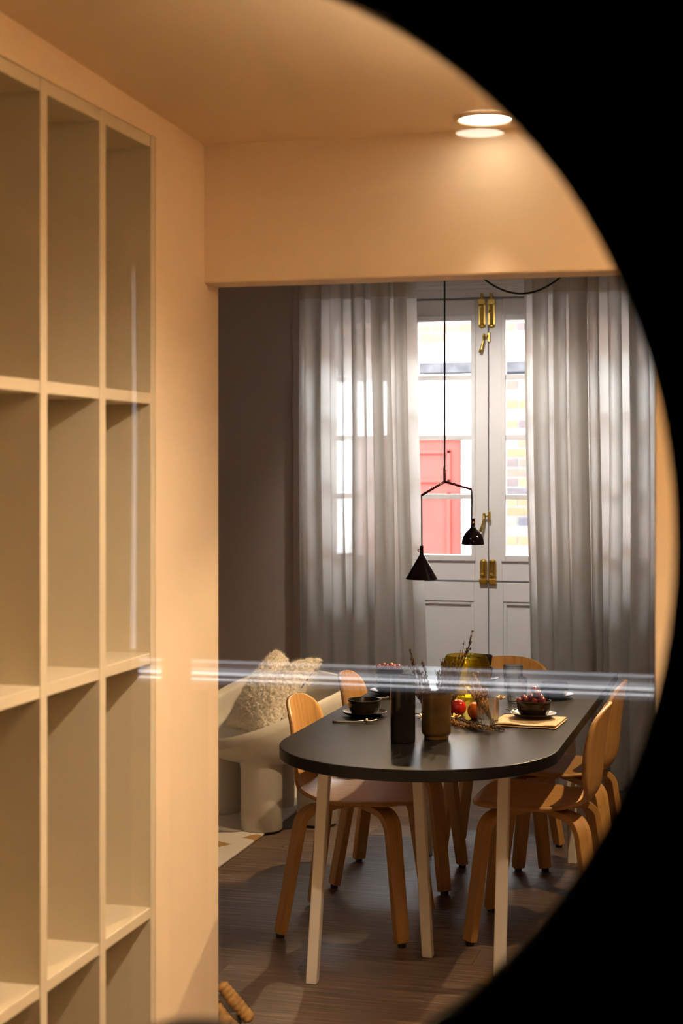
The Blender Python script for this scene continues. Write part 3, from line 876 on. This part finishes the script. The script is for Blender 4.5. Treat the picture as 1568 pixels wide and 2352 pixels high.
# ------------------------------------------------------------------ pendant lamp
PX, PY = -1.130, 5.60
def pend():
    t = thing('pendant_lamp', 'black two-armed pendant with a cone shade and a bell shade', 'pendant lamp', (PX, PY, 1.0))
    s = 5.708/3700           # metres per pixel at the lamp
    def Q(px, py): return ((px-1020)*s*.9657, (px-1020)*s*.2598, EYE-(py-1071)*s-1.0)
    MB().tube([Q(1020, 1080), (0, 0, Z_DC-1.0)], .0032, 8).build('cord', 'cord_black', t)
    MB().lathe([(.045, 0), (.045, -.02), (.01, -.03)], 24, (0, 0, Z_DC-1.0)).build('ceiling_rose', 'black_lacquer', t)
    MB().tube([Q(1020, 1074), Q(1020, 1108)], .0047, 12).build('hub', 'maroon_lacquer', t, smooth=True)
    MB().tube([Q(1021, 1106), Q(967, 1138)], .0042, 10).build('arm', 'maroon_lacquer', t, smooth=True)
    MB().tube([Q(1020, 1106), Q(1082, 1124)], .0042, 10).build('arm', 'maroon_lacquer', t, smooth=True)
    MB().tube([Q(967, 1137), Q(967.5, 1150), Q(968, 1258)], .0026, 8).build('cord', 'cord_black', t)
    MB().tube([Q(1080, 1123), Q(1082, 1128), Q(1082.5, 1145), Q(1082, 1192)], .0026, 8).build('cord', 'cord_black', t)
    def P(prof): return [(r*s, -(y)*s) for r, y in prof]
    c = Q(967.5, 1253)
    k1 = MB().lathe(P([(36.5, 77), (37.2, 76.5), (4.8, 21), (4.2, 20), (4.0, 0), (.1, 0)]), 48, c).lathe(P([(36.3, 76.8), (4.0, 22)]), 48, c)
    cone = k1.build('cone_shade', 'black_lacquer', t); shade_auto(cone, 40)
    MB().tube([Q(962, 1264), Q(958.5, 1264)], .0042, 12).build('switch', 'steel', cone, smooth=True)
    c = Q(1085, 1190)
    prof = [(25.5, 60.5), (26, 59), (25.2, 52), (23, 44), (19.5, 36.5), (14, 30), (8.5, 25), (5.5, 20.5), (4.6, 16), (4.2, 12), (4.2, 0), (.1, 0)]
    bell = MB().lathe(P(prof), 48, c).lathe(P([(25.3, 60.3), (24.6, 52), (19, 37.2), (8, 26)]), 48, c).build('bell_shade', 'black_lacquer', t, smooth=True)
    shade_auto(bell, 50)
    b = Vector(Q(1085, 1200)); d = Vector((.26, -.966, 0))
    MB().tube([b+d*.0055, b+d*.0085], .0042, 14).build('switch', 'copper_button', bell, smooth=True)
    # slack feed cord looping along the ceiling
    A = Vector(Q(1095, 628)); B = Vector(Q(1300, 624))
    pts_ = []
    for i in range(25):
        f = i/24; p = A+(B-A)*f; p.z -= .075*(1-(2*f-1)**2); p.y += .0; pts_.append(p)
    pts_ = [Vector((0, 0, Z_DC-1.0-.012))]+[Vector((A.x*.5, A.y*.5, Z_DC-1.0-.05))]+pts_+[Vector((B.x+.06, B.y, Z_DC-1.0-.06)), Vector((B.x+.08, B.y, Z_DC-1.0))]
    MB().tube(pts_, .0035, 8).build('feed_cord', 'cord_black', t, smooth=True)
pend()

# ------------------------------------------------------------------ things on the table
ZT = .731
def lathe_thing(name, prof, mat, loc, label, cat, group=None, n=56, fn=None, ang=40):
    o = MB().lathe(prof, n, fn=fn).build(name, mat, None); o.location = loc
    shade_auto(o, ang); return tag(o, label, cat, group)
lathe_thing('vase', [(.034, 0), (.0362, .002), (.0368, .006), (.0368, .188), (.0378, .195), (.0372, .198), (.0352, .196), (.0345, .19), (.0345, .012), (.001, .010)], 'black_glaze', (-1.067, 4.665, ZT),
            'tall black glazed cylinder vase nearest the rounded table end', 'vase')
lathe_thing('vase', [(.0345, 0), (.0365, .002), (.0365, .010), (.0395, .013), (.0435, .018), (.0442, .024), (.0442, .136), (.0438, .1385), (.0425, .138), (.0412, .134), (.0405, .02), (.001, .018)], 'bronze_glaze', (-.984, 4.752, ZT),
            'brown bronze-glazed cylinder vase holding dried twigs', 'vase')
def amb(w, z, r): return 1+.0025*math.sin(z*700)
lathe_thing('glass_vase', [(.001, 0), (.058, .001), (.066, .006), (.078, .025), (.088, .055), (.0885, .085), (.084, .115), (.074, .140), (.070, .145), (.0685, .144), (.072, .138), (.082, .114), (.0865, .085), (.086, .055), (.076, .027), (.064, .010), (.001, .007)], 'amber_glass', (-1.066, 5.67, ZT),
            'rounded amber glass vase with ringed sides', 'vase', fn=amb, n=64, ang=80)
def cut(w, z, r):
    if z < .030: return 1+.035*(math.cos(12*w+z*260)*math.cos(12*w-z*260))
    return 1+.022*math.cos(14*w)
TG = 'cut crystal tumblers'
def tumbler(loc, label):
    prof = [(.001, 0), (.030, 0), (.0325, .002)]+[(.0325+.0025*z/.085, z) for z in [.006+.004*i for i in range(7)]]+[(.0345, .036), (.0353, .06), (.0358, .083), (.0352, .0855), (.0335, .0845), (.0325, .06), (.031, .032), (.026, .021), (.001, .019)]
    return lathe_thing('tumbler', prof, 'crystal', loc, label, 'glass', TG, n=84, fn=cut, ang=25)
tumbler((-.876, 5.030, ZT), 'cut crystal tumbler holding dried yellow sprigs')
tumbler((-.868, 5.570, ZT), 'empty cut crystal tumbler just in front of another, near the single grape')
tumbler((-.934, 5.905, ZT), 'empty cut crystal tumbler standing behind another, toward the glazed doors')
tumbler((-1.136, 5.210, ZT), 'cut crystal tumbler mostly hidden behind the black and brown vases')
PG = 'dark plates at the place settings'; BG = 'dark bowls at the place settings'
def plate(loc, label, r=.073):
    k = r/.073
    return lathe_thing('plate', [(.001, 0), (.044*k, 0), (.046*k, .002), (.060*k, .006), (.072*k, .014), (.0735*k, .016), (.0715*k, .0165), (.060*k, .0105), (.045*k, .006), (.001, .006)], 'plate_glaze', loc, label, 'plate', PG)
def bowl(loc, label, r=.0565, h=.047):
    k = r/.0565; g = h/.047
    return lathe_thing('bowl', [(.001, 0), (.040*k, 0), (.043*k, .002*g), (.050*k, .012*g), (.0535*k, .030*g), (.0545*k, .041*g), (.0572*k, .0445*g), (.0568*k, .0475*g), (.0540*k, .0475*g), (.0515*k, .042*g), (.050*k, .028*g), (.044*k, .012*g), (.001, .008*g)], 'plate_glaze', loc, label, 'bowl', BG)
# place settings
R1 = (-.750, 5.160); R2 = (-.757, 5.700); L1 = (-1.302, 5.125); L2 = (-1.342, 5.645); E1 = (-1.085, 6.06)
NAP = .012
plate((*R1, ZT+NAP), 'dark plate resting on the folded napkin'); bowl((*R1, ZT+NAP+.0075), 'dark bowl heaped with red grapes on the napkin setting')
plate((*R2, ZT), 'dark plate under the empty bowl, next to the single grape', .070); bowl((*R2, ZT+.0075), 'empty dark bowl on a plate near the single grape', .0535)
plate((*L1, ZT), 'dark plate beside the fork'); bowl((*L1, ZT+.0075), 'empty dark bowl on the plate beside the fork', .0555)
plate((*L2, ZT), 'dark plate under the two stacked bowls', .070); bowl((*L2, ZT+.0075), 'dark bowl at the bottom of the stack of two', .052, .045); bowl((*L2, ZT+.0075+.0465), 'dark bowl with grapes on top of the stack', .052, .04)
plate((*E1, ZT), 'dark plate at the square table end, behind the amber vase', .070); bowl((*E1, ZT+.0075), 'dark bowl behind the amber vase', .050, .045); bowl((*E1, ZT+.0075+.0465), 'upper dark bowl stacked behind the amber vase', .048, .045)

def grapes(loc, spec, label, mats=('grape_skin', 'grape_amber')):
    t = thing('grape_bunch', label, 'grapes', loc)
    pts_ = []
    for (x, y, z, r, k) in spec:
        MB().ball((x, y, z), r, 16, 10, (1, 1, 1.08)).build('grape', mats[k], t, smooth=True); pts_.append(Vector((x, y, z)))
    m = MB(); c = sum(pts_, Vector())/len(pts_)
    for p in pts_: m.tube([c, (c+p)/2+Vector((0, 0, .003)), p], .0012, 6)
    m.build('stalk', 'stem_brown', t)
    return t
gr = [(-.045, -.01, .034, .0105, 0), (-.032, .008, .042, .0105, 0), (-.024, -.014, .040, .011, 0), (-.008, -.004, .046, .0115, 0), (.002, .012, .040, .011, 0), (.004, -.016, .036, .0105, 0),
      (.012, -.002, .058, .012, 0), (.022, .006, .044, .0115, 0), (.030, -.008, .038, .011, 0), (.006, -.036, .018, .0115, 1), (.030, -.030, .016, .0105, 0), (-.014, .016, .030, .011, 0), (-.018, -.030, .018, .0105, 0), (.018, .022, .026, .011, 0), (-.036, .02, .026, .0105, 0)]
grapes((R1[0], R1[1], ZT+NAP+.018), gr, 'bunch of red grapes piled in the bowl on the napkin')
gr2 = [(-.036, -.012, .022, .011, 0), (-.020, .004, .026, .010, 1), (-.006, -.014, .024, .010, 0), (.006, .006, .026, .0105, 1), (.020, -.010, .022, .010, 0), (.034, -.004, .022, .0115, 0), (-.028, .020, .020, .010, 0), (.014, .022, .022, .010, 0), (-.004, .02, .018, .01, 1), (.03, .018, .016, .01, 0)]
grapes((L2[0], L2[1], ZT+.0075+.0465+.020), gr2, 'bunch of reddish grapes on the stacked bowls')
sg = MB().ball((0, 0, .0135), .0135, 18, 12, (1, 1, 1.0)).build('grape', 'grape_skin', None, smooth=True); sg.location = (-.8375, 5.787, ZT); tag(sg, 'single dark red grape lying beside the empty bowl', 'grape')
MB().tube([(0, 0, .026), (.004, 0, .031)], .001, 6).build('stalk', 'stem_brown', sg)
def fruit(name, mat, loc, r, label, sq, star=True):
    prof = []
    for i in range(15):
        a = PI*i/14; rr = math.sin(a); zz = -math.cos(a)
        zz -= .16*math.exp(-(rr/.28)**2)*(1 if zz > 0 else -1)
        prof.append((max(rr, .001)*r, (zz+.86)*r*sq))
    o = MB().lathe(prof, 32).build(name, mat, None, smooth=True); o.location = loc; tag(o, label, 'fruit')
    MB().tube([(0, 0, 1.56*r*sq), (.002, 0, 1.86*r*sq)], .0015, 6).build('stalk', 'stem_brown', o)
    return o
a = fruit('apple', 'apple_skin', (-1.010, 5.222, ZT), .0285, 'shiny red round fruit beside the brown vase', 1.0)
fruit('orange_fruit', 'orange_skin', (-.937, 5.160, ZT), .0285, 'orange fruit behind the tumbler of sprigs', 1.05)

# folded napkin
nx0, ny0 = -.755, 5.115
nap = thing('napkin', 'folded ochre linen napkin with a dark stitched edge under the plate', 'napkin', (nx0, ny0, ZT), math.radians(-3))
def fold_layer(z, dx, dy, w, d, seed):
    m = MB(); n1, n2 = 24, 14; rows = []
    for s in (0, 1):
        for j in range(n2+1):
            for i in range(n1+1):
                u, v = i/n1, j/n2
                x = (u-.5)*w+dx; y = (v-.5)*d+dy
                wv = .0012*math.sin(u*9+seed)*math.sin(v*6+seed*2)
                e = min(u, 1-u, v*.7, (1-v)*.7)/.05
                th_ = .0055*(min(e, 1)**.5)
                m.v.append((x, y, max(z+wv*(s)+(th_ if s else .0055-th_)*(.5)+(.0027 if s else 0), .0004)))
    n3 = (n1+1)*(n2+1)
    for j in range(n2):
        for i in range(n1):
            b = j*(n1+1)+i; q = (b, b+1, b+n1+2, b+n1+1)
            m.f.append(tuple(reversed(q))); m.f.append(tuple(k+n3 for k in q))
    for i in range(n1):
        m.f.append((i, i+1, n3+i+1, n3+i)); b = n2*(n1+1)+i; m.f.append((b+1, b, n3+b, n3+b+1))
    for j in range(n2):
        b = j*(n1+1); m.f.append((b+n1+1, b, n3+b, n3+b+n1+1)); b += n1; m.f.append((b, b+n1+1, n3+b+n1+1, n3+b))
    return m
fold_layer(.0004, .004, -.003, .196, .200, 1).build('fold', 'napkin_cloth', nap, smooth=True)
fold_layer(.0060, -.004, .002, .206, .196, 2.3).build('fold', 'napkin_cloth', nap, smooth=True)
MB().tube([(-.106, -.095, .0095), (-.1075, 0, .0098), (-.106, .098, .0095)], .0016, 8).tube([(-.106, .0985, .0098), (0, .100, .0102), (.098, .0985, .0098)], .0016, 8).build('stitched_edge', 'napkin_edge', nap, smooth=True)

# cutlery
def fork(loc, rz, label, mat='dark_cutlery', knife=False):
    t = thing('fork', label, 'fork', loc, rz)
    MB().tube([(-.075, 0, .004), (-.05, 0, .0035), (0, 0, .0045), (.028, 0, .008)], [.0036, .0032, .0022, .0022], 8).build('handle', mat, t, smooth=True)
    m = MB()
    for yy in (-.006, -.002, .002, .006): m.tube([(.035, yy, .0085), (.048, yy, .0075), (.066, yy*1.05, .0125)], [.0014, .0012, .0007], 6)
    m.build('tines', mat, t, smooth=True)
    MB().tube([(.026, 0, .008), (.031, 0, .0086), (.037, 0, .0085)], [.0024, .0065, .0076], 10).build('root', mat, t, smooth=True)
    return t
fork((-1.291, 4.972, ZT), math.radians(10), 'dark metal fork lying in front of the empty bowl setting', 'steel')
fork((-.800, 5.325, ZT), math.radians(192), 'dark metal fork behind the napkin setting')
fork((-1.335, 5.50, ZT), math.radians(10), 'dark metal fork in front of the stacked bowls', 'steel')

# dried twigs and sprigs
def sprig(base, tip, label, group, mat='twig_brown', bud='twig_brown', seed=0, buds=46, br=7, bsz=.0026, spread=.018, cat='dried twig', r0=.0019):
    rnd = random.Random(seed); b = Vector(base); e = Vector(tip); d = e-b; L = d.length
    side = d.cross(Vector((0, 1, 0))).normalized()
    o = thing('dried_sprig', label, cat, base, 0, group)
    m = MB(); n_ = 10; path = []
    bow = rnd.uniform(-.05, .05)*L
    for i in range(n_+1):
        f = i/n_; path.append(d*f+side*bow*math.sin(PI*f))
    m.tube(path, [r0*(1.15-.75*i/n_) for i in range(n_+1)], 5)
    tips = []
    for k in range(br):
        f = rnd.uniform(.35, .92); i = int(f*n_); p = path[i]
        q = p+d.normalized()*rnd.uniform(.02, .05)*(L/.2)+Vector((rnd.uniform(-1, 1), rnd.uniform(-1, 1), rnd.uniform(-.2, .6)))*spread
        m.tube([p, (p+q)/2+Vector((0, 0, .001)), q], [r0*.6, r0*.5, r0*.3], 4); tips.append((p, q))
    m.build('stem', mat, o)
    bm_ = MB()
    for k in range(buds):
        if rnd.random() < .6 and tips: p, q = rnd.choice(tips); c = p+(q-p)*rnd.uniform(.2, 1.05)
        else: i = rnd.randint(int(n_*.35), n_); c = path[i]+(path[max(i-1, 0)]-path[i])*rnd.random()
        c = c+Vector((rnd.uniform(-1, 1), rnd.uniform(-1, 1), rnd.uniform(-1, 1)))*.0022
        bm_.ball(c, bsz*rnd.uniform(.6, 1.4), 5, 3, (1, 1, 1.5))
    k = bm_.build('buds', bud, o); k['kind'] = 'stuff'
    return o
TW = 'dried twigs in the brown vase'
bx, by = -.984, 4.752
for i, (dx0, dy0, tx, ty, tz) in enumerate(((-.030, 0, -.080, .02, .985), (-.026, .012, -.050, .03, .962), (-.020, -.01, -.066, .04, .935), (-.014, .01, -.064, -.01, .905), (-.022, .006, -.072, .03, .955), (-.018, -.006, -.056, .02, .93), (-.026, 0, -.048, .05, .915))):
    sprig((bx+dx0*.5, by+dy0, ZT+.03), (bx+tx, by+ty, tz), ('tallest of the thin twigs leaning toward the armchair from the brown vase' if i == 0 else 'thin brown dried twig leaning toward the armchair in the brown vase'), TW, seed=20+i, spread=.010)
for i, (dx0, dy0, tx, ty, tz) in enumerate(((.004, 0, .098, .04, 1.02), (.000, .01, .062, .03, .955), (.008, -.01, .030, .02, .962), (.002, -.005, .020, .03, .925), (.006, .012, .050, .05, .975), (0, .01, .002, .02, .93), (.005, .004, .078, .045, .985), (.007, -.004, .040, .03, .94), (.003, .008, .012, .04, .965), (.001, -.008, .070, .03, .93))):
    sprig((bx+dx0, by+dy0, ZT+.03), (bx+tx, by+ty, tz), ('tallest feathery twig in the brown vase, reaching above the amber vase' if i == 0 else 'feathery brown dried twig leaning toward the napkin side in the brown vase'), TW, mat='twig_brown', bud='stem_brown', seed=40+i, spread=.015, buds=60, br=10)
YG = 'dried yellow sprigs in the tumbler'
gx, gy = -.876, 5.030
for i, (tx, ty, tz) in enumerate(((-.065, .0, .87), (-.045, .02, .885), (-.025, .0, .862), (-.085, .02, .86), (-.012, -.01, .85), (-.055, -.02, .84))):
    sprig((gx+.008, gy+.004*i-.01, ZT+.022), (gx+tx, gy+ty, tz), 'dried yellow flower sprig leaning out of the crystal tumbler', YG, 'stem_brown', 'dry_gold', 60+i, 40, 8, .0026, .014, 'dried sprig')
LG = 'dried stems lying on the table'
for i, (x0, y0, x1, y1, z1) in enumerate(((-1.02, 5.03, -.835, 4.90, .004), (-1.01, 5.06, -.865, 4.875, .006), (-1.03, 5.00, -.85, 4.92, .010), (-.99, 5.08, -.88, 4.93, .004), (-1.10, 5.02, -.92, 4.93, .008), (-.95, 5.02, -.79, 4.93, .004), (-1.08, 5.06, -.96, 4.96, .012))):
    sprig((x0, y0, ZT+.008+.002*i), (x1, y1, ZT+z1+.004), 'dried golden stem lying loose between the vases and the tumbler', LG, 'stem_brown', ('dry_gold', 'stem_brown')[i % 2], 80+i, 34, 6, .0026, .010, 'dried sprig', .0016)
def blossom(loc, rad, label, seed):
    rnd = random.Random(seed); t = thing('dried_blossom', label, 'dried flower', loc, 0, 'dried blossoms on the table')
    MB().ball((0, 0, .006), .005, 8, 6).build('centre', 'dry_gold', t, smooth=True)
    for k in range(9):
        a = 2*PI*k/9+rnd.uniform(-.2, .2); up = rnd.uniform(.2, .9)
        d = Vector((math.cos(a), math.sin(a), up)).normalized(); s = Vector((-math.sin(a), math.cos(a), 0)); m = MB()
        b = Vector((0, 0, .006)); w = rad*.28
        P_ = [b+d*.003, b+d*rad*.5+s*w, b+d*rad+s*w*.4, b+d*rad-s*w*.4, b+d*rad*.5-s*w]
        u = Vector((0, 0, .0008))
        m.v = [tuple(p) for p in P_]+[tuple(p+u) for p in P_]
        m.f = [(4, 3, 2, 1, 0), (5, 6, 7, 8, 9)]+[(i, (i+1) % 5, 5+(i+1) % 5, 5+i) for i in range(5)]
        m.build('petal', 'petal_yellow', t)
    return t
blossom((-.985, 5.065, ZT+.008), .022, 'pale yellow dried blossom by the red fruit', 1)
blossom((-1.085, 5.06, ZT+.006), .022, 'golden dried blossom between the two cylinder vases', 2)
blossom((-1.07, 5.00, ZT+.004), .020, 'golden dried blossom between the two cylinder vases', 3)
blossom((-.830, 5.005, ZT+.085), .016, 'small yellow dried blossom at the rim of the crystal tumbler', 4)

# ------------------------------------------------------------------ low bowl with dried roots by the wall end, and the domed stool near the glass
bl = lathe_thing('low_bowl', [(.001, 0), (.07, 0), (.085, .02), (.092, .062), (.089, .064), (.08, .024), (.06, .010), (.001, .010)], 'bowl_grey', (-1.500, 4.20, 0), 'shallow dark bowl on the floor at the wall end', 'bowl')
def root(pts_, rs, label, seed):
    m = MB(); n_ = 40; P_ = [Vector(p) for p in pts_]
    path = []; rad = []
    for i in range(n_+1):
        f = i/n_*(len(P_)-1); k = min(int(f), len(P_)-2); g = f-k
        path.append(P_[k].lerp(P_[k+1], g)); r = rs[k]+(rs[k+1]-rs[k])*g
        rad.append(r*(1+.05*math.sin(i*1.3+seed)+.05*noise.noise(Vector((i*.5, seed, 0)))))
    path = [path[0]+(path[0]-path[1]).normalized()*rs[0]*.5]+path+[path[-1]+(path[-1]-path[-2]).normalized()*rs[-1]*.5]
    rad = [rad[0]*.45]+rad+[rad[-1]*.45]
    c = path[0].copy()
    m.tube([p-c for p in path], rad, 14)
    o = m.build('dried_root', 'root_skin', None, smooth=True); o.location = c
    tag(o, label, 'root'); return o
root([(-1.458, 4.165, .130), (-1.423, 4.175, .086), (-1.388, 4.185, .042)], [.0175, .0190, .0180], 'thick rolled brown root leaning on the low bowl at the wall end', 1)
root([(-1.468, 4.150, .078), (-1.440, 4.130, .050), (-1.405, 4.125, .028)], [.014, .020, .018], 'crinkled brown root under the thicker one in the low bowl', 2)
root([(-1.500, 4.175, .085), (-1.475, 4.185, .072)], [.012, .013], 'short crumpled root at the rim of the low bowl', 3)
pb = MB().ball((0, 0, .02), .032, 20, 12, (1.2, 1, .62)).build('pebble', 'pebble', None, smooth=True); pb.location = (-1.372, 4.085, .0); tag(pb, 'pale smooth pebble beside the low bowl', 'pebble')

sd = thing('pedestal', 'dark leather-topped pedestal with a domed top close to the round glass', 'pedestal', (-.372, 1.005, 0))
MB().lathe([(.12, 0), (.12, .02), (.03, .03), (.028, 1.066), (.05, 1.076)], 32).build('column', 'bowl_grey', sd)
MB().lathe([(.05, 1.076), (.066, 1.091), (.070, 1.116), (.067, 1.141), (.054, 1.163), (.030, 1.175), (.001, 1.179)], 40).build('padded_top', 'stool_leather', sd, smooth=True)
